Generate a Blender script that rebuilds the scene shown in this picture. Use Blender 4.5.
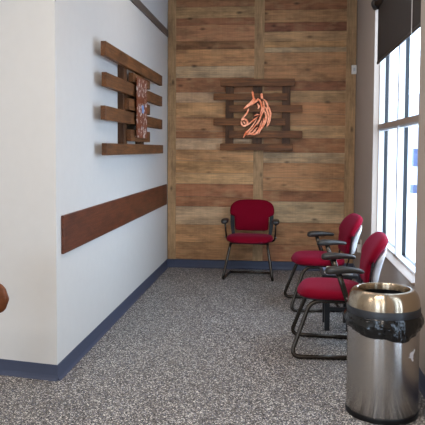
import bpy, bmesh, math, random
from mathutils import Vector, Matrix, noise

# ------------------------------------------------------------------ scene
for o in list(bpy.data.objects):
    bpy.data.objects.remove(o)
SC = bpy.context.scene
COL = SC.collection
PI = math.pi
rnd = random.Random(7)

# camera: level-ish view down the alcove, cropped frame (lens shift)
cam_d = bpy.data.cameras.new('camera')
cam_d.sensor_width = 36.0
cam_d.lens = 639.935 / 425.0 * 36.0
cam_d.shift_y = -(212.5 - 181.7465) / 425.0
cam_d.clip_start = 0.05
cam_d.clip_end = 300
cam = bpy.data.objects.new('camera', cam_d)
COL.objects.link(cam)
YAW, PITCH, ROLL = 0.1057, 0.0513, 0.0058
cam.matrix_world = (Matrix.Translation((0, 0, 1.45)) @ Matrix.Rotation(YAW, 4, 'Z')
                    @ Matrix.Rotation(PI / 2 - PITCH, 4, 'X') @ Matrix.Rotation(ROLL, 4, 'Z'))
SC.camera = cam

# world: bright overcast daylight
W = bpy.data.worlds.new('overcast_sky')
SC.world = W
W.use_nodes = True
bg = W.node_tree.nodes['Background']
bg.inputs[0].default_value = (0.68, 0.81, 1.0, 1)
bg.inputs[1].default_value = 8.6

SC.view_settings.view_transform = 'Standard'
SC.view_settings.look = 'None'
SC.view_settings.gamma = 1.0
SC.view_settings.use_curve_mapping = False
SC.view_settings.exposure = -0.25

LAMP_WATTS = 34.0
LAMP_COLOR = (1.0, 0.88, 0.77)

def portal(name, loc, rot, sx, sy):
    d = bpy.data.lights.new(name, 'AREA')
    d.shape = 'RECTANGLE'
    d.size = sx
    d.size_y = sy
    d.cycles.is_portal = True
    o = bpy.data.objects.new(name, d)
    COL.objects.link(o)
    o.location = loc
    o.rotation_euler = rot

# ------------------------------------------------------------------ room numbers (metres)
XL, XR = -1.3727, 0.8757        # alcove side walls
YB = 7.72                       # back wall
YC = 3.807                      # near end of the left wall
ZC = 3.35                       # ceiling
Y0R, XLL = -3.6, -4.6           # lobby behind and left of the camera
WY0, WY1 = 4.23, 6.25           # window seen in the photo
WZ0, WZ1 = 0.57, 2.95
VY0, VY1 = 2.75, 3.2
VZ0 = 0.1                       # its low sill           # its neighbour nearer the camera

portal('window_portal', (1.03, (WY0 + WY1) / 2, (WZ0 + WZ1) / 2), (0, PI / 2, 0), WZ1 - WZ0, WY1 - WY0)
portal('window_portal', (1.03, (VY0 + VY1) / 2, (VZ0 + WZ1) / 2), (0, PI / 2, 0), WZ1 - VZ0, VY1 - VY0)
RW = [(-4.1, -2.0), (-1.05, -0.25)]    # rear glazing (behind the camera)
for a, b in RW:
    portal('window_portal', ((a + b) / 2, Y0R - 0.12, 1.58), (PI / 2, 0, 0), b - a, 3.04)

# ------------------------------------------------------------------ helpers
def lin(c):
    return tuple(((v / 255) / 12.92 if v / 255 <= 0.04045 else ((v / 255 + 0.055) / 1.055) ** 2.4) for v in c)

def rgba(c):
    return (*lin(c), 1.0)

def new_mat(name):
    m = bpy.data.materials.new(name)
    m.use_nodes = True
    nt = m.node_tree
    return m, nt, nt.nodes['Principled BSDF']

def simple(name, c, rough=0.5, metal=0.0, var=0.06, scale=30.0, bump=0.0, spec=None):
    m, nt, p = new_mat(name)
    tc = nt.nodes.new('ShaderNodeTexCoord')
    n = nt.nodes.new('ShaderNodeTexNoise')
    n.inputs['Scale'].default_value = scale
    n.inputs['Detail'].default_value = 4
    nt.links.new(tc.outputs['Object'], n.inputs['Vector'])
    r = nt.nodes.new('ShaderNodeMix')
    r.data_type = 'RGBA'
    l = lin(c)
    r.inputs[6].default_value = (*[v * (1 - var) for v in l], 1)
    r.inputs[7].default_value = (*[min(1, v * (1 + var)) for v in l], 1)
    nt.links.new(n.outputs['Fac'], r.inputs[0])
    nt.links.new(r.outputs[2], p.inputs['Base Color'])
    p.inputs['Roughness'].default_value = rough
    p.inputs['Metallic'].default_value = metal
    if spec is not None:
        p.inputs['Specular IOR Level'].default_value = spec
    if bump:
        b = nt.nodes.new('ShaderNodeBump')
        b.inputs['Strength'].default_value = bump
        b.inputs['Distance'].default_value = 0.002
        nt.links.new(n.outputs['Fac'], b.inputs['Height'])
        nt.links.new(b.outputs[0], p.inputs['Normal'])
    return m

def wood_mat(name, base=None, axis='X', rough=0.6, dark=0.45, attr=False, gscale=1.0, blotch=0.55, spec=0.3):
    """sawn timber: grain stretched along one axis, knots and weather blotches"""
    m, nt, p = new_mat(name)
    L = nt.links.new
    tc = nt.nodes.new('ShaderNodeTexCoord')
    mp = nt.nodes.new('ShaderNodeMapping')
    st = {'X': (1.6, 30, 30), 'Y': (30, 1.6, 30), 'Z': (30, 30, 1.6)}[axis]
    mp.inputs['Scale'].default_value = tuple(v * gscale for v in st)
    L(tc.outputs['Object'], mp.inputs['Vector'])
    g = nt.nodes.new('ShaderNodeTexNoise')
    g.inputs['Scale'].default_value = 2.2
    g.inputs['Detail'].default_value = 8
    g.inputs['Roughness'].default_value = 0.65
    g.inputs['Distortion'].default_value = 0.6
    L(mp.outputs[0], g.inputs['Vector'])
    mp2 = nt.nodes.new('ShaderNodeMapping')
    st2 = {'X': (2.2, 6, 6), 'Y': (6, 2.2, 6), 'Z': (6, 6, 2.2)}[axis]
    mp2.inputs['Scale'].default_value = st2
    L(tc.outputs['Object'], mp2.inputs['Vector'])
    k = nt.nodes.new('ShaderNodeTexNoise')
    k.inputs['Scale'].default_value = 1.5
    k.inputs['Detail'].default_value = 5
    k.inputs['Roughness'].default_value = 0.6
    L(mp2.outputs[0], k.inputs['Vector'])
    kr = nt.nodes.new('ShaderNodeValToRGB')
    kr.color_ramp.elements[0].position = 0.36
    kr.color_ramp.elements[0].color = (blotch, blotch, blotch, 1)
    kr.color_ramp.elements[1].position = 0.56
    kr.color_ramp.elements[1].color = (1, 1, 1, 1)
    L(k.outputs['Fac'], kr.inputs[0])
    gr = nt.nodes.new('ShaderNodeValToRGB')
    gr.color_ramp.elements[0].position = 0.3
    gr.color_ramp.elements[0].color = (dark, dark, dark, 1)
    gr.color_ramp.elements[1].position = 0.68
    gr.color_ramp.elements[1].color = (1.15, 1.13, 1.1, 1)
    L(g.outputs['Fac'], gr.inputs[0])
    mul = nt.nodes.new('ShaderNodeMix')
    mul.data_type = 'RGBA'
    mul.blend_type = 'MULTIPLY'
    mul.inputs[0].default_value = 1.0
    L(gr.outputs[0], mul.inputs[6])
    L(kr.outputs[0], mul.inputs[7])
    mul2 = nt.nodes.new('ShaderNodeMix')
    mul2.data_type = 'RGBA'
    mul2.blend_type = 'MULTIPLY'
    mul2.inputs[0].default_value = 1.0
    if attr:
        a = nt.nodes.new('ShaderNodeAttribute')
        a.attribute_name = 'plank_color'
        L(a.outputs['Color'], mul2.inputs[6])
    else:
        mul2.inputs[6].default_value = rgba(base)
    L(mul.outputs[2], mul2.inputs[7])
    last = mul2.outputs[2]
    if attr or name == 'reclaimed_batten':
        # silvery weathering in long soft patches
        w = nt.nodes.new('ShaderNodeTexNoise')
        w.inputs['Scale'].default_value = 2.6
        w.inputs['Detail'].default_value = 3
        L(mp2.outputs[0], w.inputs['Vector'])
        wr = nt.nodes.new('ShaderNodeMapRange')
        wr.inputs['From Min'].default_value = 0.5
        wr.inputs['From Max'].default_value = 0.75
        wr.inputs['To Max'].default_value = 0.5
        L(w.outputs['Fac'], wr.inputs['Value'])
        wm = nt.nodes.new('ShaderNodeMix')
        wm.data_type = 'RGBA'
        L(wr.outputs[0], wm.inputs[0])
        L(last, wm.inputs[6])
        wm.inputs[7].default_value = rgba((196, 156, 112))
        # knots
        mk = nt.nodes.new('ShaderNodeMapping')
        mk.inputs['Scale'].default_value = {'X': (3.2, 3.2, 6.5), 'Y': (3.2, 3.2, 6.5), 'Z': (6.5, 3.2, 3.2)}[axis]
        L(tc.outputs['Object'], mk.inputs['Vector'])
        v = nt.nodes.new('ShaderNodeTexVoronoi')
        v.inputs['Scale'].default_value = 1.1
        L(mk.outputs[0], v.inputs['Vector'])
        vr = nt.nodes.new('ShaderNodeMapRange')
        vr.inputs['From Min'].default_value = 0.05
        vr.inputs['From Max'].default_value = 0.17
        vr.inputs['To Min'].default_value = 0.35
        vr.inputs['To Max'].default_value = 1.0
        L(v.outputs['Distance'], vr.inputs['Value'])
        # crosswise saw marks
        sw = nt.nodes.new('ShaderNodeMapping')
        sw.inputs['Scale'].default_value = {'X': (60, 2, 2), 'Y': (2, 60, 2), 'Z': (2, 2, 60)}[axis]
        L(tc.outputs['Object'], sw.inputs['Vector'])
        sn = nt.nodes.new('ShaderNodeTexNoise')
        sn.inputs['Scale'].default_value = 1.0
        L(sw.outputs[0], sn.inputs['Vector'])
        sr = nt.nodes.new('ShaderNodeMapRange')
        sr.inputs['To Min'].default_value = 0.86
        sr.inputs['To Max'].default_value = 1.12
        L(sn.outputs['Fac'], sr.inputs['Value'])
        mm = nt.nodes.new('ShaderNodeMath')
        mm.operation = 'MULTIPLY'
        L(vr.outputs[0], mm.inputs[0])
        L(sr.outputs[0], mm.inputs[1])
        fin = nt.nodes.new('ShaderNodeMix')
        fin.data_type = 'RGBA'
        fin.blend_type = 'MULTIPLY'
        fin.inputs[0].default_value = 1
        L(wm.outputs[2], fin.inputs[6])
        L(mm.outputs[0], fin.inputs[7])
        last = fin.outputs[2]
    L(last, p.inputs['Base Color'])
    p.inputs['Roughness'].default_value = rough
    p.inputs['Specular IOR Level'].default_value = spec
    b = nt.nodes.new('ShaderNodeBump')
    b.inputs['Strength'].default_value = 0.35
    b.inputs['Distance'].default_value = 0.003
    L(g.outputs['Fac'], b.inputs['Height'])
    L(b.outputs[0], p.inputs['Normal'])
    return m

def obj(name, bm, mat, parent=None, smooth=False, bevel=0.0, segs=2):
    me = bpy.data.meshes.new(name)
    bmesh.ops.recalc_face_normals(bm, faces=bm.faces[:])
    bm.to_mesh(me)
    bm.free()
    if smooth:
        for f in me.polygons:
            f.use_smooth = True
    me.materials.append(mat)
    o = bpy.data.objects.new(name, me)
    COL.objects.link(o)
    if parent:
        o.parent = parent
    if bevel:
        b = o.modifiers.new('bevel', 'BEVEL')
        b.width = bevel
        b.segments = segs
        b.limit_method = 'ANGLE'
    return o

def tag(o, label=None, cat=None, group=None, kind=None):
    if label: o['label'] = label
    if cat: o['category'] = cat
    if group: o['group'] = group
    if kind: o['kind'] = kind
    return o

def thing(name, label, cat, loc, rz=0.0, group=None, kind=None):
    o = bpy.data.objects.new(name, None)
    o.empty_display_size = 0.1
    COL.objects.link(o)
    o.location = loc
    o.rotation_euler = (0, 0, rz)
    return tag(o, label, cat, group, kind)

def struct(name, bm, mat, label=None, cat=None, bevel=0.0, parent=None, smooth=False):
    o = obj(name, bm, mat, parent, smooth=smooth, bevel=bevel)
    if not parent:
        tag(o, label, cat, kind='structure')
    return o

def box(bm, x0, x1, y0, y1, z0, z1, mtx=None):
    vs = [Vector((x, y, z)) for x in (x0, x1) for y in (y0, y1) for z in (z0, z1)]
    if mtx: vs = [mtx @ v for v in vs]
    v = [bm.verts.new(p) for p in vs]
    fs = [bm.faces.new([v[i] for i in q]) for q in ((0, 1, 3, 2), (4, 6, 7, 5), (0, 4, 5, 1), (2, 3, 7, 6), (0, 2, 6, 4), (1, 5, 7, 3))]
    return fs

def newbox(*a):
    bm = bmesh.new()
    box(bm, *a)
    return bm

def tube(bm, pts, r, seg=10, cap=True, rx=None):
    """swept round bar (rx: second radius for an oval section)"""
    pts = [Vector(p) for p in pts]
    n = len(pts)
    rings = []
    up = None
    for i, p in enumerate(pts):
        t = (pts[min(i + 1, n - 1)] - pts[max(i - 1, 0)]).normalized()
        if up is None:
            up = Vector((0, 0, 1)) if abs(t.z) < 0.9 else Vector((1, 0, 0))
        a = t.cross(up).normalized()
        b = a.cross(t).normalized()
        up = b
        ri = r[i] if isinstance(r, (list, tuple)) else r
        r2 = ri if rx is None else (rx[i] if isinstance(rx, (list, tuple)) else rx)
        rings.append([bm.verts.new(p + a * (math.cos(q) * r2) + b * (math.sin(q) * ri))
                      for q in [2 * PI * k / seg for k in range(seg)]])
    for i in range(n - 1):
        for k in range(seg):
            bm.faces.new((rings[i][k], rings[i][(k + 1) % seg], rings[i + 1][(k + 1) % seg], rings[i + 1][k]))
    if cap:
        bm.faces.new(rings[0][::-1])
        bm.faces.new(rings[-1])

def fillet(pts, rad, n=5):
    """round the inner corners of a polyline"""
    pts = [Vector(p) for p in pts]
    out = [pts[0]]
    for i in range(1, len(pts) - 1):
        a, b, c = pts[i - 1], pts[i], pts[i + 1]
        d1 = min(rad, (a - b).length * 0.48)
        d2 = min(rad, (c - b).length * 0.48)
        p, q = b + (a - b).normalized() * d1, b + (c - b).normalized() * d2
        for k in range(n + 1):
            t = k / n
            out.append(p * (1 - t) ** 2 + b * 2 * t * (1 - t) + q * t * t)
    out.append(pts[-1])
    return out

def lathe(bm, prof, seg=64, cx=0, cy=0):
    rings = []
    for r, z in prof:
        rings.append([bm.verts.new((cx + r * math.cos(2 * PI * k / seg), cy + r * math.sin(2 * PI * k / seg), z)) for k in range(seg)])
    for i in range(len(rings) - 1):
        for k in range(seg):
            bm.faces.new((rings[i][k], rings[i][(k + 1) % seg], rings[i + 1][(k + 1) % seg], rings[i + 1][k]))
    return rings

def loft(bm, rings, cap=True):
    R = [[bm.verts.new(p) for p in ring] for ring in rings]
    n = len(R[0])
    for i in range(len(R) - 1):
        for k in range(n):
            bm.faces.new((R[i][k], R[i][(k + 1) % n], R[i + 1][(k + 1) % n], R[i + 1][k]))
    if cap:
        bm.faces.new(R[0][::-1])
        bm.faces.new(R[-1])

def spow(v, e):
    return math.copysign(abs(v) ** e, v)

def prism(bm, poly, fn, d0, d1):
    """extruded outline; fn(u, v, d) -> point"""
    a = [bm.verts.new(fn(u, v, d0)) for u, v in poly]
    b = [bm.verts.new(fn(u, v, d1)) for u, v in poly]
    n = len(poly)
    bm.faces.new(a)
    bm.faces.new(b[::-1])
    for i in range(n):
        bm.faces.new((a[i], b[i], b[(i + 1) % n], a[(i + 1) % n]))

def dup(root, loc, rz, label, group=None):
    r = root.copy()
    COL.objects.link(r)
    r.location = loc
    r.rotation_euler = (0, 0, rz)
    r['label'] = label
    if group: r['group'] = group
    for ch in list(root.children):
        c = ch.copy()
        COL.objects.link(c)
        c.parent = r
        for g in list(ch.children):
            d = g.copy()
            COL.objects.link(d)
            d.parent = c
    return r

# ------------------------------------------------------------------ materials
M_wall = simple('painted_wall', (214, 211, 206), 0.75, var=0.03, scale=14, bump=0.08)
M_taupe = simple('taupe_wall', (178, 163, 150), 0.75, var=0.03, scale=14, bump=0.08)
M_upper = simple('upper_wall', (216, 216, 216), 0.8, var=0.02)
M_ceil = simple('ceiling_paint', (225, 224, 220), 0.9, var=0.02)
M_base = simple('cove_base_rubber', (64, 71, 92), 0.5, var=0.05)
M_rail = simple('dark_rail', (98, 88, 82), 0.5, var=0.08)
M_white = simple('white_frame', (225, 227, 230), 0.4, var=0.02)
M_bronze = simple('dark_bronze_frame', (14, 20, 28), 0.35, var=0.05)
M_tan = simple('tan_rail', (150, 132, 118), 0.5, var=0.05)
M_shade = simple('shade_fabric', (44, 35, 30), 0.85, var=0.12, scale=260)
M_shadet = simple('shade_roller', (30, 25, 22), 0.5, var=0.05)
M_cord = simple('white_bead_cord', (205, 200, 195), 0.5)
M_plate = simple('white_plastic', (232, 228, 220), 0.4, var=0.02)
M_fabric = simple('red_upholstery', (120, 2, 29), 0.9, var=0.16, scale=420, bump=0.25, spec=0.12)
_p = M_fabric.node_tree.nodes['Principled BSDF']
_p.inputs['Sheen Weight'].default_value = 0.12
_p.inputs['Sheen Roughness'].default_value = 0.4
_p.inputs['Sheen Tint'].default_value = (1.0, 0.25, 0.5, 1)
M_frame = simple('gunmetal_tube', (68, 61, 54), 0.27, 0.75, var=0.06)
M_pad = simple('grey_arm_plastic', (44, 41, 38), 0.34, var=0.05)
M_black = simple('black_plastic', (13, 13, 14), 0.4, var=0.05, spec=0.3)
M_shell = simple('back_shell_plastic', (222, 224, 228), 0.3, var=0.03)
M_chrome = simple('bright_bolt', (215, 215, 215), 0.2, 1.0)
M_blackwood = simple('black_table_paint', (20, 19, 20), 0.45, var=0.1)
M_rubber = simple('dark_band', (38, 39, 43), 0.4, var=0.06)
M_bin_in = simple('bin_inside', (12, 12, 12), 0.6)
M_emblem = simple('emblem_white', (214, 210, 208), 0.4, var=0.02)
M_outground = simple('pale_concrete', (205, 207, 212), 0.8, var=0.05, scale=2)
M_bldg = simple('pale_stucco', (190, 200, 215), 0.8)
M_bldgwin = simple('building_glass', (66, 84, 120), 0.3)
M_art = wood_mat('stained_board', (140, 88, 46), 'X', 0.5, dark=0.28)
M_artY = wood_mat('stained_board_side', (128, 84, 50), 'Y', 0.5, dark=0.4)
M_artZ = wood_mat('stained_upright', (98, 64, 38), 'Z', 0.55, dark=0.5)
M_guard = wood_mat('walnut_plank', (112, 62, 40), 'Y', 0.42, dark=0.5, blotch=0.6, spec=0.4)
M_clad = wood_mat('reclaimed_planks', None, 'X', 0.65, dark=0.62, attr=True, blotch=0.6)
M_batten = wood_mat('reclaimed_batten', (190, 152, 110), 'Z', 0.65, dark=0.62, blotch=0.62)
M_chairwood = wood_mat('oak_stain', (112, 64, 34), 'X', 0.35, dark=0.7, blotch=0.85)

def floor_mat():
    m, nt, p = new_mat('speckled_vinyl')
    L = nt.links.new
    tc = nt.nodes.new('ShaderNodeTexCoord')
    prev = None
    base = None
    v1 = nt.nodes.new('ShaderNodeTexVoronoi')
    v1.inputs['Scale'].default_value = 175
    L(tc.outputs['Object'], v1.inputs['Vector'])
    sep = nt.nodes.new('ShaderNodeSeparateColor')
    L(v1.outputs['Color'], sep.inputs[0])
    r = nt.nodes.new('ShaderNodeValToRGB')
    r.color_ramp.interpolation = 'CONSTANT'
    els = [(0.0, (28, 27, 30)), (0.19, (84, 80, 79)), (0.40, (115, 110, 107)), (0.62, (142, 135, 127)), (0.75, (116, 118, 130)), (0.86, (232, 227, 218))]
    e = r.color_ramp.elements
    e[0].position, e[0].color = els[0][0], rgba(els[0][1])
    e[1].position, e[1].color = els[1][0], rgba(els[1][1])
    for pos, c in els[2:]:
        q = e.new(pos)
        q.color = rgba(c)
    L(sep.outputs[0], r.inputs[0])
    n = nt.nodes.new('ShaderNodeTexNoise')
    n.inputs['Scale'].default_value = 3
    L(tc.outputs['Object'], n.inputs['Vector'])
    mm = nt.nodes.new('ShaderNodeMapRange')
    mm.inputs['To Min'].default_value = 0.9
    mm.inputs['To Max'].default_value = 1.08
    L(n.outputs['Fac'], mm.inputs['Value'])
    mul = nt.nodes.new('ShaderNodeMix')
    mul.data_type = 'RGBA'
    mul.blend_type = 'MULTIPLY'
    mul.inputs[0].default_value = 1
    L(r.outputs[0], mul.inputs[6])
    L(mm.outputs[0], mul.inputs[7])
    L(mul.outputs[2], p.inputs['Base Color'])
    p.inputs['Roughness'].default_value = 0.5
    p.inputs['Specular IOR Level'].default_value = 0.2
    return m
M_floor = floor_mat()

ANISO = 0.25
def steel_mat(name, c, rough=0.28):
    m, nt, p = new_mat(name)
    L = nt.links.new
    tc = nt.nodes.new('ShaderNodeTexCoord')
    mp = nt.nodes.new('ShaderNodeMapping')
    mp.inputs['Scale'].default_value = (3, 3, 260)
    L(tc.outputs['Object'], mp.inputs['Vector'])
    n = nt.nodes.new('ShaderNodeTexNoise')
    n.inputs['Scale'].default_value = 3
    n.inputs['Detail'].default_value = 3
    L(mp.outputs[0], n.inputs['Vector'])
    mr = nt.nodes.new('ShaderNodeMapRange')
    mr.inputs['To Min'].default_value = rough - 0.004
    mr.inputs['To Max'].default_value = rough + 0.006
    L(n.outputs['Fac'], mr.inputs['Value'])
    L(mr.outputs[0], p.inputs['Roughness'])
    p.inputs['Base Color'].default_value = rgba(c)
    p.inputs['Metallic'].default_value = 1.0
    p.inputs['Anisotropic'].default_value = 0.97
    p.inputs['Anisotropic Rotation'].default_value = ANISO
    t = nt.nodes.new('ShaderNodeTangent')
    t.direction_type = 'RADIAL'
    t.axis = 'Z'
    L(t.outputs[0], p.inputs['Tangent'])
    return m
M_steel = steel_mat('brushed_steel', (196, 190, 184), 0.27)
M_dome = steel_mat('steel_lid_reflection_tint', (190, 172, 148), 0.24)  # brassy tint of the lid's reflections put into its base colour

def copper_mat(name, painted_glints=False):
    m, nt, p = new_mat(name)
    L = nt.links.new
    tc = nt.nodes.new('ShaderNodeTexCoord')
    n = nt.nodes.new('ShaderNodeTexNoise')
    n.inputs['Scale'].default_value = 20 if painted_glints else 16
    n.inputs['Detail'].default_value = 5
    n.inputs['Roughness'].default_value = 0.7
    L(tc.outputs['Object'], n.inputs['Vector'])
    r = nt.nodes.new('ShaderNodeValToRGB')
    e = r.color_ramp.elements
    if painted_glints:
        e[0].position, e[0].color = 0.0, rgba((118, 58, 34))
        e[1].position, e[1].color = 0.55, rgba((128, 66, 38))
        q = e.new(0.575)
        q.color = rgba((226, 214, 206))  # pale flecks: reflections of the bright outdoors painted into the colour
        p.inputs['Roughness'].default_value = 0.45
        p.inputs['Metallic'].default_value = 0.2
    else:
        e[0].position, e[0].color = 0.36, rgba((200, 92, 48))
        e[1].position, e[1].color = 0.66, rgba((252, 176, 138))
        p.inputs['Roughness'].default_value = 0.3
        p.inputs['Metallic'].default_value = 0.6
    L(n.outputs['Fac'], r.inputs[0])
    L(r.outputs[0], p.inputs['Base Color'])
    return m
M_copper = copper_mat('polished_copper')
M_rust = copper_mat('rusted_copper_glints', True)
M_slot = simple('pale_blue_insert', (120, 160, 215), 0.4)

def glass_mat():
    m, nt, p = new_mat('window_glass')
    nt.nodes.remove(p)
    L = nt.links.new
    out = nt.nodes['Material Output']
    tr = nt.nodes.new('ShaderNodeBsdfTransparent')
    tr.inputs[0].default_value = (0.93, 0.96, 0.97, 1)
    gl = nt.nodes.new('ShaderNodeBsdfGlossy')
    gl.inputs['Roughness'].default_value = 0.02
    fr = nt.nodes.new('ShaderNodeFresnel')
    fr.inputs[0].default_value = 1.22
    mx = nt.nodes.new('ShaderNodeMixShader')
    ge = nt.nodes.new('ShaderNodeNewGeometry')
    ou = nt.nodes.new('ShaderNodeMath')
    ou.operation = 'SUBTRACT'
    ou.inputs[0].default_value = 1.0
    L(ge.outputs['Backfacing'], ou.inputs[1])
    fm = nt.nodes.new('ShaderNodeMath')
    fm.operation = 'MULTIPLY'
    L(fr.outputs[0], fm.inputs[0])
    L(ou.outputs[0], fm.inputs[1])
    L(fm.outputs[0], mx.inputs[0])
    L(tr.outputs[0], mx.inputs[1])
    L(gl.outputs[0], mx.inputs[2])
    L(mx.outputs[0], out.inputs[0])
    return m
M_glass = glass_mat()

def bag_mat():
    m, nt, p = new_mat('black_liner_film')
    L = nt.links.new
    tc = nt.nodes.new('ShaderNodeTexCoord')
    n = nt.nodes.new('ShaderNodeTexNoise')
    mp = nt.nodes.new('ShaderNodeMapping')
    mp.inputs['Scale'].default_value = (1, 1, 2.2)
    L(tc.outputs['Object'], mp.inputs['Vector'])
    L(mp.outputs[0], n.inputs['Vector'])
    n.noise_type = 'RIDGED_MULTIFRACTAL'
    n.inputs['Scale'].default_value = 13
    n.inputs['Detail'].default_value = 4
    n.inputs['Distortion'].default_value = 0.8
    b = nt.nodes.new('ShaderNodeBump')
    b.inputs['Strength'].default_value = 1.0
    b.inputs['Distance'].default_value = 0.007
    L(n.outputs['Fac'], b.inputs['Height'])
    L(b.outputs[0], p.inputs['Normal'])
    p.inputs['Base Color'].default_value = rgba((16, 15, 14))
    p.inputs['Roughness'].default_value = 0.14
    return m
M_bag = bag_mat()

# ------------------------------------------------------------------ setting
T = 0.15
struct('floor', newbox(XLL - T, XR + T, Y0R - T, YB + T, -0.1, 0.0), M_floor, 'grey speckled vinyl floor', 'floor')
struct('ceiling', newbox(XLL - T, XR + T, Y0R - T, YB + T, ZC, ZC + 0.1), M_ceil, 'white ceiling above the waiting area', 'ceiling')
# solid mass whose right face is the alcove's left wall and whose front is the lobby wall
ZTR0, ZTR1 = 2.79, 2.87
ang = 0.177
bm = bmesh.new()
x2 = XLL
y2 = YC + (XL - x2) * math.tan(ang)
for a, b in ((0.0, ZTR1),):
    prism(bm, [(XL, YC), (XL, YB + T), (x2, YB + T), (x2, y2)], lambda u, v, d: Vector((u, v, d)), a, b)
struct('wall_left', bm, M_wall, 'pale wall on the left with an outside corner', 'wall')
bm = bmesh.new()
prism(bm, [(XL, YC), (XL, YB + T), (x2, YB + T), (x2, y2)], lambda u, v, d: Vector((u, v, d)), ZTR1, ZC)
struct('wall_left_upper', bm, M_upper, 'light grey wall above the dark rail', 'wall')
struct('trim_1', newbox(XL, XL + 0.012, YC + 0.01, YB - 0.03, ZTR0, ZTR1), M_rail, 'dark grey rail high on the left wall', 'trim')
struct('wall_back', newbox(XL, XR, YB, YB + T, 0, ZC), M_taupe, 'back wall behind the planks', 'wall')
# right wall with two window openings
bm = bmesh.new()
XO = XR + 0.05
for (a, b) in ((Y0R, VY0), (VY1, WY0), (WY1, YB + T)):
    box(bm, XR, XR + T, a, b, 0, ZC)
for (a, b, zs) in ((VY0, VY1, VZ0), (WY0, WY1, WZ0)):
    box(bm, XR, XR + T, a, b, 0, zs)
    box(bm, XR, XR + T, a, b, WZ1, ZC)
struct('wall_right', bm, M_taupe, 'taupe wall on the right with windows', 'wall')
struct('wall_far_left', newbox(XLL - T, XLL, Y0R - T, y2, 0, ZC), M_wall, 'lobby side wall', 'wall')
bm = bmesh.new()
xs = [XLL] + [v for ab in RW for v in ab] + [XR + T]
for i in range(0, len(xs), 2):
    box(bm, xs[i], xs[i + 1], Y0R - T, Y0R, 0, ZC)
for a, b in RW:
    box(bm, a, b, Y0R - T, Y0R, 3.1, ZC)
    box(bm, a, b, Y0R - T, Y0R, 0, 0.06)
struct('wall_rear', bm, M_wall, 'lobby wall behind the viewer', 'wall')

# cove baseboards
def cove(bm, p, q, nrm, h=0.097):
    """profile swept along p->q, nrm = into the room"""
    p, q, n = Vector((*p, 0)), Vector((*q, 0)), Vector((*nrm, 0))
    prof = [(0.0, h), (0.005, h), (0.006, 0.03), (0.010, 0.012), (0.02, 0.004), (0.024, 0.0), (0.0, 0.0)]
    loft(bm, [[c + n * d + Vector((0, 0, z)) for d, z in prof] for c in (p, q)])
bm = bmesh.new()
cove(bm, (XL, YC - 0.004), (XL, YB), (1, 0))
nl = Vector((-math.sin(ang), -math.cos(ang)))
dl = Vector((-math.cos(ang), math.sin(ang)))
cove(bm, (XL + 0.006, YC), (XL + dl.x * 3.2, YC + dl.y * 3.2), (nl.x, nl.y))
struct('baseboard_left', bm, M_base, 'blue grey rubber baseboard along the left wall', 'baseboard')
bm = bmesh.new()
cove(bm, (XL, YB - 0.028), (XR, YB - 0.028), (0, -1))
box(bm, XL, XR, YB - 0.028, YB, 0, 0.097)
struct('baseboard_back', bm, M_base, 'blue grey rubber baseboard below the planks', 'baseboard')
bm = bmesh.new()
cove(bm, (XR, Y0R), (XR, YB), (-1, 0))
struct('baseboard_right', bm, M_base, 'blue grey rubber baseboard under the window', 'baseboard')

# reclaimed plank cladding of the back wall (one skin, plank pattern in its mesh)
LZ = [3.35, 3.145, 3.016, 2.928, 2.739, 2.644, 2.442, 2.304, 2.127, 2.013, 1.833, 1.665, 1.575, 1.443, 1.304, 1.154, 1.026, 0.868, 0.747, 0.528, 0.308, 0.1]
RZ = [3.35, 3.094, 2.948, 2.843, 2.726, 2.656, 2.598, 2.446, 2.258, 2.145, 2.011, 1.869, 1.728, 1.586, 1.408, 1.353, 1.289, 1.11, 0.955, 0.823, 0.68, 0.572, 0.307, 0.1]
cm = dict(r=(176, 120, 84), m=(198, 145, 102), b=(188, 134, 94), o=(216, 162, 112), d=(168, 118, 82), p=(212, 178, 140), t=(208, 164, 118), k=(158, 104, 74))
LC = 'btrmdotrpmmrpotpkrpomo'[:21]
RC = 'rmktopmmrttmprpprrmbkptmmr'
RC = ['r', 'm', 'k', 't', 'o', 'p', 'm', 'm', 'k', 't', 'm', 'm', 't', 'r', 'p', 'p', 'm', 'm', 'r', 'p', 'p', 'm', 'r']
LC = ['b', 't', 'r', 'm', 'd', 'o', 'p', 'r', 'p', 'o', 'm', 'r', 'p', 'o', 'o', 't', 'r', 'r', 'p', 'o', 'm', 't'][:21]
bm = bmesh.new()
clay = bm.loops.layers.float_color.new('plank_color')
def plank(x0, x1, z0, z1, c, th):
    j = rnd.uniform(0.9, 1.1)
    l = [min(1, v * j * rnd.uniform(0.97, 1.03)) for v in lin(c)]
    sl = rnd.uniform(-0.006, 0.006)
    fs = box(bm, x0, x1, YB - th, YB, z0 + 0.0015, z1 - 0.0015)
    for f in fs:
        for lp in f.loops:
            lp[clay] = (*l, 1)
for zs, cs, x0, x1 in ((LZ, LC, -1.30, -0.29), (RZ, RC, -0.24, 0.79)):
    for i in range(len(zs) - 1):
        plank(x0, x1, zs[i + 1], zs[i], cm[cs[i]], rnd.uniform(0.017, 0.021))
struct('wall_back_cladding', bm, M_clad, 'reclaimed wood plank cladding covering the back wall', 'wall cladding')
for i, (a, b) in enumerate(((-1.3655, -1.267), (-0.324, -0.2045), (0.753, 0.868))):
    struct('trim_%d' % (i + 2), newbox(a, b, YB - 0.03, YB - 0.021, 0.1, ZC), M_batten,
           ['wooden batten at the left end of the planks', 'wooden batten over the plank joint in the middle', 'wooden batten at the right end of the planks'][i], 'trim')

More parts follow.
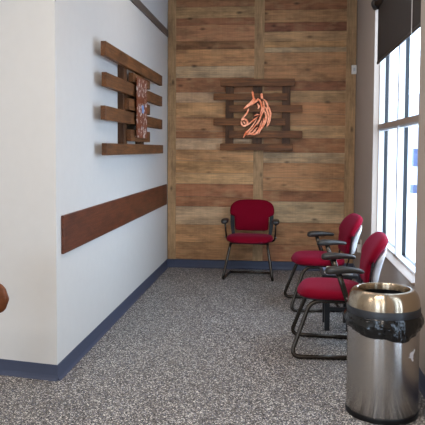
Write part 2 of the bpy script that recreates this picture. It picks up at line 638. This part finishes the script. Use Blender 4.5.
# windows
def window(name, y0, y1, label, WZ0=WZ0):
    root = thing(name, label, 'window', (XR, (y0 + y1) / 2, WZ0), kind='structure')
    yc = (y0 + y1) / 2
    def B(*a):
        x0, x1, ya, yb, z0, z1 = a
        return newbox(x0 - XR, x1 - XR, ya - yc, yb - yc, z0 - WZ0, z1 - WZ0)
    ym = y0 + (y1 - y0) * 0.505
    x0, x1, x2 = 0.93, 0.978, 1.01
    for nm, ma, xa, xb in (('frame', M_white, x0, x1), ('outer_frame', M_bronze, x1, x2)):
        bm = bmesh.new()
        w = 0.04
        for q in ((xa, xb, y0, y0 + w, WZ0, WZ1), (xa, xb, y1 - w * 0.3, y1, WZ0, WZ1), (xa, xb, ym, ym + 0.05, WZ0, WZ1),
                  (xa, xb, y0, y1, WZ0, WZ0 + 0.035), (xa, xb, y0, y1, WZ1 - w, WZ1)):
            p = list(q)
            box(bm, p[0] - XR, p[1] - XR, p[2] - yc, p[3] - yc, p[4] - WZ0, p[5] - WZ0)
        obj(nm, bm, ma, root)
    obj('transom', B(0.922, 1.0, y0, y1, 1.645, 1.69), M_tan, root)
    obj('transom_bead', B(0.94, 0.99, y0, y1, 1.63, 1.645), M_white, root)
    for a, b in ((y0 + 0.04, ym), (ym + 0.05, y1 - 0.012)):
        for za, zb in ((WZ0 + 0.035, 1.63), (1.69, WZ1 - 0.04)):
            obj('pane', B(0.994, 0.998, a, b, za, zb), M_glass, root)
    obj('sill', B(XR - 0.022, 0.93, y0 + 0.001, y1 - 0.001, WZ0 - 0.0, WZ0 + 0.018), M_tan, root, bevel=0.004)
    return root
window('window_1', WY0, WY1, 'tall window with white frame in the right wall')
window('window_2', VY0, VY1, 'tall window in the right wall nearer the viewer', VZ0)
for i, (a, b) in enumerate(RW):
    bm = bmesh.new()
    for q in ((a, a + 0.05, 0.06, 3.1), (b - 0.05, b, 0.06, 3.1), (a, b, 0.06, 0.12), (a, b, 3.04, 3.1)):
        box(bm, q[0], q[1], Y0R - 0.1, Y0R - 0.04, q[2], q[3])
    struct('window_%d' % (i + 3), bm, M_bronze, 'glazed opening in the lobby wall behind the viewer', 'window')
    # its pane
    obj('pane', newbox(a + 0.05, b - 0.05, Y0R - 0.075, Y0R - 0.07, 0.12, 3.04), M_glass, bpy.data.objects['window_%d' % (i + 3)])

# outside the window
struct('ground', newbox(1.1, 60, -30, 70, -0.25, -0.12), M_outground, 'pale pavement outside the window', 'ground')
t = thing('building', 'pale building across the lot seen through the window', 'building', (4.72, 24.0, -0.12))
obj('wall', newbox(0, 6, 0, 5, 0, 3.6), M_bldg, t)
obj('window_strip', newbox(0.06, 5.5, -0.03, 0.0, 0.98, 1.62), M_bldgwin, t)
obj('low_dark_band', newbox(0.0, 6, -0.04, 0.0, 0, 0.3), M_bldgwin, t)  # dark band along the foot of the building wall

# unseen ceiling lamps: lobby ones added as fill, one over the chairs
def unseen_troffer(x, y, label, watts=LAMP_WATTS):
    t = thing('unseen_ceiling_light', label, 'light', (x, y, ZC), group=None)
    bm = bmesh.new()
    for q in ((-0.62, 0.62, -0.32, -0.29), (-0.62, 0.62, 0.29, 0.32), (-0.62, -0.59, -0.29, 0.29), (0.59, 0.62, -0.29, 0.29)):
        box(bm, q[0], q[1], q[2], q[3], -0.03, 0)
    obj('frame', bm, M_white, t)
    m = bpy.data.materials.get('lamp_diffuser')
    if not m:
        m, nt, p = new_mat('lamp_diffuser')
        p.inputs['Emission Color'].default_value = (*LAMP_COLOR, 1)
        p.inputs['Emission Strength'].default_value = 3.0
    obj('diffuser', newbox(-0.59, 0.59, -0.29, 0.29, -0.012, -0.004), m, t)
    d = bpy.data.lights.new('unseen_ceiling_light_lamp', 'AREA')
    d.shape = 'RECTANGLE'
    d.size, d.size_y = 1.16, 0.56
    d.energy = watts
    d.color = LAMP_COLOR
    o = bpy.data.objects.new('lamp', d)
    COL.objects.link(o)
    o.location = (x, y, ZC - 0.035)
unseen_troffer(-2.6, 1.4, 'added fill light on the lobby ceiling left of the viewer', LAMP_WATTS * 0.9)
unseen_troffer(-2.6, -1.2, 'added fill light on the lobby ceiling behind the viewer on the left')
unseen_troffer(-0.4, -1.2, 'added fill light on the lobby ceiling behind the viewer on the right')
unseen_troffer(-0.2, 2.3, 'added fill light on the lobby ceiling above the viewer', LAMP_WATTS * 1.6)  # strongest fill, added to brighten the near floor
unseen_troffer(-0.25, 5.4, 'ceiling light over the waiting chairs', LAMP_WATTS * 0.2)

# ------------------------------------------------------------------ chairs
def make_chair(label):
    t = thing('guest_chair', label, 'chair', (0, 0, 0))
    N = 40
    # seat cushion
    bm = bmesh.new()
    rings = []
    for s, z in ((0.72, 0.410), (0.90, 0.412), (0.975, 0.420), (1.0, 0.434), (1.0, 0.449), (0.975, 0.463), (0.91, 0.474), (0.78, 0.481), (0.5, 0.484), (0.15, 0.484)):
        ring = []
        for k in range(N):
            a = 2 * PI * k / N
            x = 0.262 * spow(math.cos(a), 0.55) * s
            y = 0.222 * spow(math.sin(a), 0.6) * s - 0.005
            if y > 0: x *= 1 - 0.25 * y
            if y < -0.1: y -= 0.03 * (1 - (x / 0.262) ** 2)
            dz = 0
            if y < -0.16: dz = -0.9 * (y + 0.16) ** 2 * 4 * (1 if z > 0.44 else 0.2)
            if y > 0.0: dz -= 0.05 * y
            ring.append(Vector((x, y, z + dz)))
        rings.append(ring)
    loft(bm, rings)
    obj('seat', bm, M_fabric, t, smooth=True)
    # plastic pan under the seat
    bm = bmesh.new()
    loft(bm, [[Vector((0.225 * spow(math.cos(2 * PI * k / N), 0.5) * s, 0.20 * spow(math.sin(2 * PI * k / N), 0.5) * s - 0.02, z)) for k in range(N)]
              for s, z in ((0.9, 0.398), (1, 0.403), (1, 0.416))])
    obj('seat_pan', bm, M_black, t, smooth=False)
    # backrest: profile (z, half width, y, half thickness)
    prof = [(0.498, 0.150, 0.236, 0.014), (0.505, 0.180, 0.236, 0.024), (0.520, 0.194, 0.237, 0.030), (0.575, 0.198, 0.239, 0.033), (0.622, 0.200, 0.243, 0.034),
            (0.655, 0.202, 0.249, 0.034), (0.667, 0.216, 0.252, 0.034), (0.679, 0.244, 0.256, 0.034), (0.692, 0.256, 0.261, 0.034), (0.722, 0.261, 0.275, 0.036),
            (0.752, 0.258, 0.292, 0.037), (0.778, 0.250, 0.311, 0.037), (0.800, 0.234, 0.328, 0.037), (0.819, 0.208, 0.343, 0.035), (0.832, 0.174, 0.354, 0.030), (0.840, 0.13, 0.362, 0.020), (0.842, 0.09, 0.365, 0.010)]
    bm = bmesh.new()
    rings = []
    for i, (z, w, y, th) in enumerate(prof):
        j0, j1 = prof[max(i - 1, 0)], prof[min(i + 1, len(prof) - 1)]
        tz, ty = j1[0] - j0[0], j1[2] - j0[2]
        ln = math.hypot(tz, ty)
        nz, ny = -ty / ln, tz / ln
        ring = []
        for k in range(N):
            a = 2 * PI * k / N
            x = w * spow(math.cos(a), 0.5)
            d = th * spow(math.sin(a), 0.7)
            ring.append(Vector((x, y + d * ny - 0.3 * x * x, z + d * nz)))
        rings.append(ring)
    loft(bm, rings)
    back = obj('backrest', bm, M_fabric, t, smooth=True)
    # plastic shell behind
    bm = bmesh.new()
    rings = []
    for z, w, y, th in ((0.505, 0.17, 0.272, 0.020), (0.515, 0.185, 0.276, 0.026), (0.54, 0.192, 0.282, 0.030), (0.60, 0.196, 0.292, 0.032), (0.65, 0.200, 0.305, 0.032),
                        (0.69, 0.232, 0.318, 0.028), (0.72, 0.230, 0.333, 0.022), (0.745, 0.210, 0.346, 0.014), (0.765, 0.17, 0.357, 0.006)):
        rings.append([Vector((w * spow(math.cos(2 * PI * k / N), 0.4), y + th * spow(math.sin(2 * PI * k / N), 0.6) - 0.3 * (w * spow(math.cos(2 * PI * k / N), 0.4)) ** 2, z)) for k in range(N)])
    loft(bm, rings)
    obj('back_shell', bm, M_shell, t, smooth=True)
    for s in (-1, 1):
        # black upright beside the narrow lower back
        bm = bmesh.new()
        rings = []
        for z, xi, xo, y in ((0.405, 0.185, 0.220, 0.195), (0.45, 0.195, 0.232, 0.212), (0.52, 0.203, 0.246, 0.222), (0.60, 0.206, 0.252, 0.228), (0.66, 0.208, 0.254, 0.236), (0.69, 0.212, 0.250, 0.242)):
            rings.append([Vector((s * xi, y + 0.008, z)), Vector((s * xo, y + 0.008, z)), Vector((s * xo, y + 0.016, z)), Vector((s * xi, y + 0.020, z))])
        loft(bm, rings)
        obj('back_upright', bm, M_black, t, bevel=0.004)
        # armrest pad
        bm = bmesh.new()
        rings = []
        for y, hw, hh, dz in ((-0.072, 0.012, 0.010, -0.006), (-0.066, 0.028, 0.020, -0.005), (-0.05, 0.038, 0.026, -0.003), (-0.02, 0.042, 0.028, 0.0), (0.03, 0.040, 0.026, 0.003), (0.08, 0.035, 0.022, 0.004), (0.13, 0.031, 0.018, 0.002), (0.165, 0.028, 0.016, -0.002), (0.182, 0.022, 0.012, -0.004), (0.188, 0.010, 0.005, -0.005)):
            rings.append([Vector((s * (0.290 + hw * spow(math.cos(2 * PI * k / 20), 0.75)), y, 0.630 + dz + hh * spow(math.sin(2 * PI * k / 20), 0.75))) for k in range(20)])
        loft(bm, rings)
        obj('armrest', bm, M_pad, t, smooth=True)
        # flat post from the pad to the seat rail
        bm = bmesh.new()
        path = fillet([(s * 0.288, 0.018, 0.612), (s * 0.284, 0.055, 0.50), (s * 0.276, 0.085, 0.415), (s * 0.255, 0.09, 0.398), (s * 0.19, 0.09, 0.396)], 0.03, 4)
        tube(bm, path, 0.010, 10, rx=0.019)
        post = obj('arm_post', bm, M_frame, t, smooth=True)
        bm = bmesh.new()
        tube(bm, [(s * 0.278, 0.078, 0.440), (s * 0.296, 0.078, 0.440)], 0.008, 10)
        obj('bolt', bm, M_chrome, post)
        # bent tube: seat rail, sloping front leg, floor runner
        bm = bmesh.new()
        path = fillet([(s * 0.205, 0.15, 0.396), (s * 0.205, -0.165, 0.396), (s * 0.274, -0.302, 0.016), (s * 0.242, 0.172, 0.016)], 0.075, 7)
        tube(bm, path, 0.0155, 12)
        obj('leg', bm, M_frame, t, smooth=True)
    bm = bmesh.new()
    tube(bm, [(-0.242, 0.165, 0.016), (0.242, 0.165, 0.016)], 0.0125, 12)
    obj('cross_bar', bm, M_frame, t, smooth=True)
    bm = bmesh.new()
    tube(bm, [(-0.205, 0.09, 0.395), (0.205, 0.09, 0.395)], 0.012, 12)
    tube(bm, [(-0.205, -0.10, 0.395), (0.205, -0.10, 0.395)], 0.012, 12)
    obj('seat_support', bm, M_frame, t, smooth=True)
    return t
ch = make_chair('red upholstered chair with grey arms against the wood plank wall')
ch.location = (-0.335, 7.235, 0)
ch.rotation_euler = (0, 0, math.radians(-2))
ch['group'] = 'red waiting room chairs'
dup(ch, (0.368, 5.97, 0), math.radians(-84), 'red chair by the window, farther of the two, beyond the black table')
dup(ch, (0.388, 4.67, 0), math.radians(-91), 'red chair nearest the steel trash can, with its back to the window')

# black side table between the two window chairs
t = thing('side_table', 'small black side table between the two red window chairs', 'table', (0.47, 5.27, 0))
obj('table_top', newbox(-0.13, 0.15, -0.17, 0.17, 0.43, 0.455), M_blackwood, t, bevel=0.003)
for sx in (-1, 1):
    for sy in (-1, 1):
        cx, cy = sx * 0.085, sy * 0.125
        obj('leg', newbox(cx - 0.02, cx + 0.02, cy - 0.02, cy + 0.02, 0, 0.43), M_blackwood, t, bevel=0.002)
for sy in (-1, 1):
    obj('stretcher', newbox(-0.065, 0.065, sy * 0.125 - 0.01, sy * 0.125 + 0.01, 0.16, 0.19), M_blackwood, t)
for i, (c, lab) in enumerate((((104, 112, 140), 'blue grey magazine lying on the small black table'), ((176, 160, 138), 'beige magazine on top of the blue grey one on the black table'))):
    m = thing('magazine', lab, 'magazine', (0.47 + 0.01 * i, 5.26 - 0.005 * i, 0.455 + 0.0085 * i), 0.06 - 0.2 * i)
    obj('pages', newbox(-0.103, 0.103, -0.138, 0.138, 0.0008, 0.0075), M_plate, m)
    bm = bmesh.new()
    box(bm, -0.105, 0.105, -0.14, 0.14, 0, 0.0008)
    box(bm, -0.105, 0.105, -0.14, 0.14, 0.0075, 0.0083)
    box(bm, -0.105, -0.1035, -0.14, 0.14, 0, 0.0083)
    obj('cover', bm, simple('magazine_cover', c, 0.35, var=0.35, scale=22), m)

# ------------------------------------------------------------------ trash can
BX, BY, BR = 0.574, 3.575, 0.195
t = thing('trash_can', 'brushed steel open top trash can with black liner near the window', 'trash can', (BX, BY, 0))
bm = bmesh.new()
rg = lathe(bm, [(BR - 0.004, 0.028), (BR - 0.001, 0.03), (BR - 0.001, 0.552)], 96)
obj('body', bm, M_steel, t, smooth=True)
bm = bmesh.new()
rg = lathe(bm, [(BR - 0.02, 0.0), (BR + 0.001, 0.0), (BR + 0.003, 0.006), (BR + 0.003, 0.024), (BR, 0.030), (BR - 0.02, 0.030)], 96)
bm.faces.new(rg[0][::-1])
obj('base_ring', bm, M_black, t, smooth=False)
bm = bmesh.new()
lathe(bm, [(BR - 0.002, 0.546), (BR + 0.003, 0.548), (BR + 0.004, 0.555), (BR + 0.004, 0.594), (BR + 0.001, 0.599), (BR - 0.003, 0.599)], 96)
obj('collar_band', bm, M_rubber, t, smooth=True)
bm = bmesh.new()
pr = []
r1, r2, z0, zh = BR, 0.147, 0.598, 0.091
for k in range(15):
    a = PI / 2 * k / 14
    pr.append((r2 + (r1 - r2) * math.cos(a) ** 0.9, z0 + zh * math.sin(a) ** 0.95))
pr += [(r2 - 0.003, z0 + zh + 0.001), (r2 - 0.006, z0 + zh - 0.001), (r2 - 0.008, z0 + zh - 0.008), (r2 - 0.009, z0 + zh - 0.036)]
lathe(bm, pr, 96)
obj('lid', bm, M_dome, t, smooth=True)
bm = bmesh.new()
rg = lathe(bm, [(r2 - 0.009, z0 + zh - 0.036), (r2 - 0.006, z0 + zh - 0.05), (BR - 0.03, 0.55), (BR - 0.03, 0.06)], 64)
bm.faces.new(rg[-1])
obj('inner_bucket', bm, M_bin_in, t, smooth=True)
# crumpled liner skirt
bm = bmesh.new()
SEG, ROW = 180, 12
rings = []
for i in range(ROW + 1):
    v = i / ROW
    ring = []
    for k in range(SEG):
        a = 2 * PI * k / SEG
        c, s = math.cos(a), math.sin(a)
        drop = 0.085 + 0.03 * noise.noise(Vector((c * 1.6, s * 1.6, 3.1))) + 0.004 * noise.noise(Vector((c * 5, s * 5, 7.7)))
        drop *= 0.8 + 0.35 * max(0, -s)
        z = 0.560 - v * drop
        bul = 0.012 * math.sin(PI * min(1, v * 1.05)) + 0.003
        f = 0.007 * v * (1 - 0.3 * v) * (noise.noise(Vector((c * 9, s * 9, v * 2.0))) + 0.6 * noise.noise(Vector((c * 20, s * 20, v * 4 + 5))))
        r = BR + 0.004 + bul + f * 1.6
        r = max(r, BR + 0.0015)
        ring.append(Vector((c * r, s * r, z)))
    rings.append(ring)
R = [[bm.verts.new(p) for p in ring] for ring in rings]
for i in range(ROW):
    for k in range(SEG):
        bm.faces.new((R[i][k], R[i][(k + 1) % SEG], R[i + 1][(k + 1) % SEG], R[i + 1][k]))
obj('bag_liner', bm, M_bag, t, smooth=True)
# small white bird emblem on the front right of the body
bird = [(280, 130), (265, 150), (240, 155), (220, 165), (215, 190), (221, 203), (200, 212), (230, 219), (240, 245), (258, 265), (266, 250), (256, 225), (268, 212), (256, 205), (266, 180), (285, 150)]
bm = bmesh.new()
a0 = -PI / 2 + 0.72
def onbin(u, v, d):
    a = a0 + (u - 243) / 12.14 / 178 / BR / 0.74
    r = BR + d
    return Vector((math.cos(a) * r, math.sin(a) * r, 0.362 - (v - 198) / 12.14 / 168))
prism(bm, bird, onbin, 0.0, 0.0012)
obj('emblem', bm, M_emblem, t)

# ------------------------------------------------------------------ wall art on the planks: horse head
t = thing('wall_art', 'slatted dark wood wall art with copper horse head above the red chair', 'wall art', (-0.28, YB - 0.021, 1.86))
def A(x0, x1, z0, z1, y0, y1):
    return newbox(x0 + 0.28, x1 + 0.28, y0, y1, z0 - 1.86, z1 - 1.86)
for x0, x1, z0, z1 in ((-0.66, -0.565, 1.45, 2.26), (0.012, 0.107, 1.45, 2.26), (-0.335, -0.225, 1.45, 2.26)):
    obj('upright', A(x0, x1, z0, z1, -0.05, -0.008 if x0 < -0.5 or x0 > 0 else -0.0085), M_artZ, t, bevel=0.002)
for x0, x1, z0, z1 in ((-0.719, 0.156, 2.193, 2.278), (-0.802, 0.075, 2.028, 2.108), (-0.619, 0.247, 1.885, 1.970), (-0.80, 0.051, 1.731, 1.813), (-0.617, 0.251, 1.585, 1.668), (-0.722, 0.143, 1.434, 1.514)):
    obj('board', A(x0, x1, z0, z1, -0.085, -0.05), M_art, t, bevel=0.003)
# horse head cut from copper sheet, outlines traced in a 354 x 425 grid, 0.598 m wide
def ribbon(pts, ws, n=5):
    P = [Vector((*p, w)) for p, w in zip(pts, ws)]
    sm = []
    for i in range(len(P) - 1):
        p0, p1, p2, p3 = P[max(i - 1, 0)], P[i], P[i + 1], P[min(i + 2, len(P) - 1)]
        for k in range(n):
            t = k / n
            sm.append(0.5 * ((2 * p1) + (p2 - p0) * t + (2 * p0 - 5 * p1 + 4 * p2 - p3) * t * t + (3 * p1 - p0 - 3 * p2 + p3) * t ** 3))
    sm.append(P[-1])
    L, Rr = [], []
    for i, p in enumerate(sm):
        d = (sm[min(i + 1, len(sm) - 1)] - sm[max(i - 1, 0)]).xy.normalized()
        q = Vector((-d.y, d.x)) * max(p.z, 0.8)
        L.append((p.x + q.x, p.y + q.y))
        Rr.append((p.x - q.x, p.y - q.y))
    return L + Rr[::-1]
polys = [
    [(152, 45), (160, 40), (168, 45), (173, 88), (160, 90)],
    [(215, 62), (224, 54), (232, 58), (236, 98), (219, 92)],
    ribbon([(176, 90), (152, 122), (122, 147), (98, 166)], [9, 10, 9, 3]),
    ribbon([(204, 94), (178, 117), (150, 140)], [8, 7, 2]),
    ribbon([(133, 164), (122, 195), (102, 220), (84, 240)], [4, 6, 5, 3]),
    ribbon([(82, 246), (100, 239), (118, 246), (126, 264), (116, 282), (98, 286), (85, 274), (80, 254)], [6, 7, 7, 7, 7, 7, 6, 4]),
    ribbon([(96, 256), (104, 264), (108, 274)], [3, 6, 3]),
    ribbon([(122, 284), (150, 262), (180, 236), (202, 220)], [3, 5, 5, 2]),
    ribbon([(174, 216), (194, 206), (216, 208)], [2, 5, 2]),
    ribbon([(194, 128), (206, 148), (198, 166)], [3, 7, 2]),
    ribbon([(208, 98), (222, 130), (227, 165), (214, 204)], [5, 7, 6, 2]),
    ribbon([(234, 108), (241, 140), (238, 176), (222, 212), (208, 250), (192, 284)], [4, 6, 7, 6, 6, 2]),
    ribbon([(238, 97), (258, 118), (267, 150), (262, 188)], [3, 6, 5, 1]),
    ribbon([(264, 132), (278, 165), (289, 205), (284, 248)], [3, 6, 6, 1.5]),
    ribbon([(252, 152), (268, 190), (275, 232), (262, 288)], [3.5, 7, 7, 1.5]),
    ribbon([(246, 178), (256, 216), (252, 256), (230, 308)], [3.5, 6, 8, 1.5]),
    ribbon([(288, 226), (281, 262), (262, 296)], [4, 5, 2]),
    ribbon([(242, 228), (238, 266), (222, 305), (205, 346)], [3, 6, 7, 1.5]),
    ribbon([(226, 250), (218, 285), (204, 320), (194, 348)], [2.5, 5, 6, 1.5]),
    ribbon([(96, 374), (116, 338), (148, 304), (176, 264), (192, 238)], [2, 7, 5, 4, 1.5]),
    ribbon([(126, 346), (160, 312), (186, 278), (202, 248)], [4, 5, 4, 1.5]),
    ribbon([(150, 350), (176, 322), (198, 294)], [5, 6, 2]),
    ribbon([(176, 352), (192, 332), (208, 306)], [4.5, 6, 2]),
    ribbon([(122, 352), (150, 341), (172, 346), (198, 338)], [4, 7, 7, 3]),
]
bm = bmesh.new()
for i, pl in enumerate(polys):
    d = 0.0006 * i
    prism(bm, pl, lambda u, v, q: Vector((-0.605 + u / 354 * 0.592 + 0.28, -0.089 - q, 2.199 - v / 425 * 0.703 - 1.86)), d, d + 0.006)
tag(obj('horse_head', bm, M_copper, t, bevel=0.0015), 'shiny copper horse head facing left')

# ------------------------------------------------------------------ wall art on the left wall (seen from the side)
t = thing('wall_art', 'slatted wood wall art with rusty copper panel on the pale left wall', 'wall art', (XL, 5.75, 1.8))
def Bx(y0, y1, z0, z1, x0, x1):
    return newbox(x0, x1, y0 - 5.75, y1 - 5.75, z0 - 1.8, z1 - 1.8)
for y0, y1 in ((5.31, 5.43), (5.97, 6.12)):
    obj('upright', Bx(y0, y1, 1.42, 2.2, 0.0, 0.052), M_artZ, t, bevel=0.002)
for y0, y1, z0, z1 in ((4.62, 6.88, 2.130, 2.236), (4.64, 6.88, 1.907, 2.012), (4.61, 6.89, 1.660, 1.764), (4.64, 6.94, 1.398, 1.488)):
    obj('board', Bx(y0, y1, z0, z1, 0.052, 0.09), M_artY, t, bevel=0.003)
for y0, y1, z0, z1 in ((5.48, 6.21, 2.026, 2.108), (5.34, 6.21, 1.778, 1.876), (5.40, 6.21, 1.512, 1.612)):
    obj('short_board', Bx(y0, y1, z0, z1, 0.052, 0.094), M_artY, t, bevel=0.003)
bm = bmesh.new()
box(bm, 0.112, 0.118, 5.53 - 5.75, 5.95 - 5.75, 1.545 - 1.8, 2.078 - 1.8)
for yy in (5.58, 5.88):
    for zz in (1.56, 1.82, 2.05):
        tube(bm, [(0.092, yy - 5.75, zz - 1.8), (0.113, yy - 5.75, zz - 1.8)], 0.006, 8)
pl = obj('copper_panel', bm, M_rust, t)
tag(pl, 'rusty copper sheet with painted white glints')
obj('pale_insert', Bx(5.73, 5.80, 1.77, 1.84, 0.118, 0.1195), M_slot, pl)

# long plank guard on the left wall
o = obj('wall_guard', newbox(0, 0.018, -1.815, 1.875, -0.122, 0.122), M_guard, bevel=0.003)
o.location = (XL, 5.71, 0.902)
tag(o, 'long reddish brown plank mounted low along the pale left wall', 'wall guard')

# ------------------------------------------------------------------ small wall fittings
t = thing('wall_sensor', 'small white box on the plank wall near the right corner', 'sensor', (0.845, YB - 0.031, 2.385))
obj('housing', newbox(-0.03, 0.028, -0.028, 0, -0.052, 0.052), M_plate, t, bevel=0.006)
obj('lens', newbox(-0.012, 0.012, -0.030, -0.028, -0.02, 0.02), simple('sensor_lens', (205, 205, 205), 0.2), t)
t = thing('wall_outlet', 'white outlet with a plugged in white box on the right wall', 'outlet', (XR, 7.0, 0.395))
obj('plate', newbox(-0.008, 0, -0.036, 0.036, -0.058, 0.085), M_plate, t, bevel=0.003)
obj('plug_box', newbox(-0.046, -0.008, -0.03, 0.03, -0.05, 0.03), M_plate, t, bevel=0.005)

# roller shade in the window
t = thing('roller_shade', 'dark brown roller shade half covering the top of the window', 'shade', (XR, 5.24, 2.80))
bm = bmesh.new()
tube(bm, [(0.0, -1.03, 0), (0.0, 1.0, 0)], 0.035, 24)
obj('roller', bm, M_shadet, t, smooth=True)
bm = bmesh.new()
tube(bm, [(-0.005, 0.86, 0.0), (-0.005, 0.90, 0.0)], 0.052, 24)
obj('end_bracket', bm, M_shadet, t, smooth=True)
bm = bmesh.new()
NX = 30
for th in (0,):
    box(bm, 0.010, 0.0125, -0.985, 0.90, -0.535, -0.02)
obj('fabric', bm, M_shade, t)
obj('hem_bar', newbox(0.005, 0.0175, -0.985, 0.90, -0.556, -0.53), M_shadet, t, bevel=0.004)
bm = bmesh.new()
tube(bm, [(-0.002, -0.735, 0.0), (-0.002, -0.735, -0.56)], 0.0035, 8)
obj('pull_cord', bm, M_cord, t)

# wooden chair whose backrest end enters the frame at the left
t = thing('wooden_chair', 'brown wooden chair cut off by the left edge of the photo', 'chair', (-1.54, 2.80, 0))
bm = bmesh.new()
rings = []
for k in range(33):
    u = -1 + 2 * k / 32
    x = 0.225 * u
    w = 0.082 * max(0.02, (1 - abs(u) ** 7)) ** 0.5
    y = 0.20 + 0.03 * u * u * -1
    rings.append([Vector((x, y + 0.012 * math.cos(q), 0.712 + w * math.sin(q))) for q in [2 * PI * j / 16 for j in range(16)]])
loft(bm, rings)
obj('crest_rail', bm, M_chairwood, t, smooth=True)
for s in (-1, 1):
    bm = bmesh.new()
    tube(bm, [(s * 0.15, 0.19, 0), (s * 0.15, 0.17, 0.43), (s * 0.155, 0.195, 0.70)], 0.014, 10)
    obj('back_post', bm, M_chairwood, t, smooth=True)
    bm = bmesh.new()
    tube(bm, [(s * 0.16, -0.19, 0), (s * 0.15, -0.17, 0.42)], 0.015, 10)
    obj('leg', bm, M_chairwood, t, smooth=True)
bm = bmesh.new()
loft(bm, [[Vector((0.19 * spow(math.cos(2 * PI * k / 32), 0.6) * s, 0.2 * spow(math.sin(2 * PI * k / 32), 0.6) * s, z)) for k in range(32)] for s, z in ((0.95, 0.415), (1, 0.425), (1, 0.44), (0.96, 0.447))])
obj('seat', bm, M_chairwood, t)
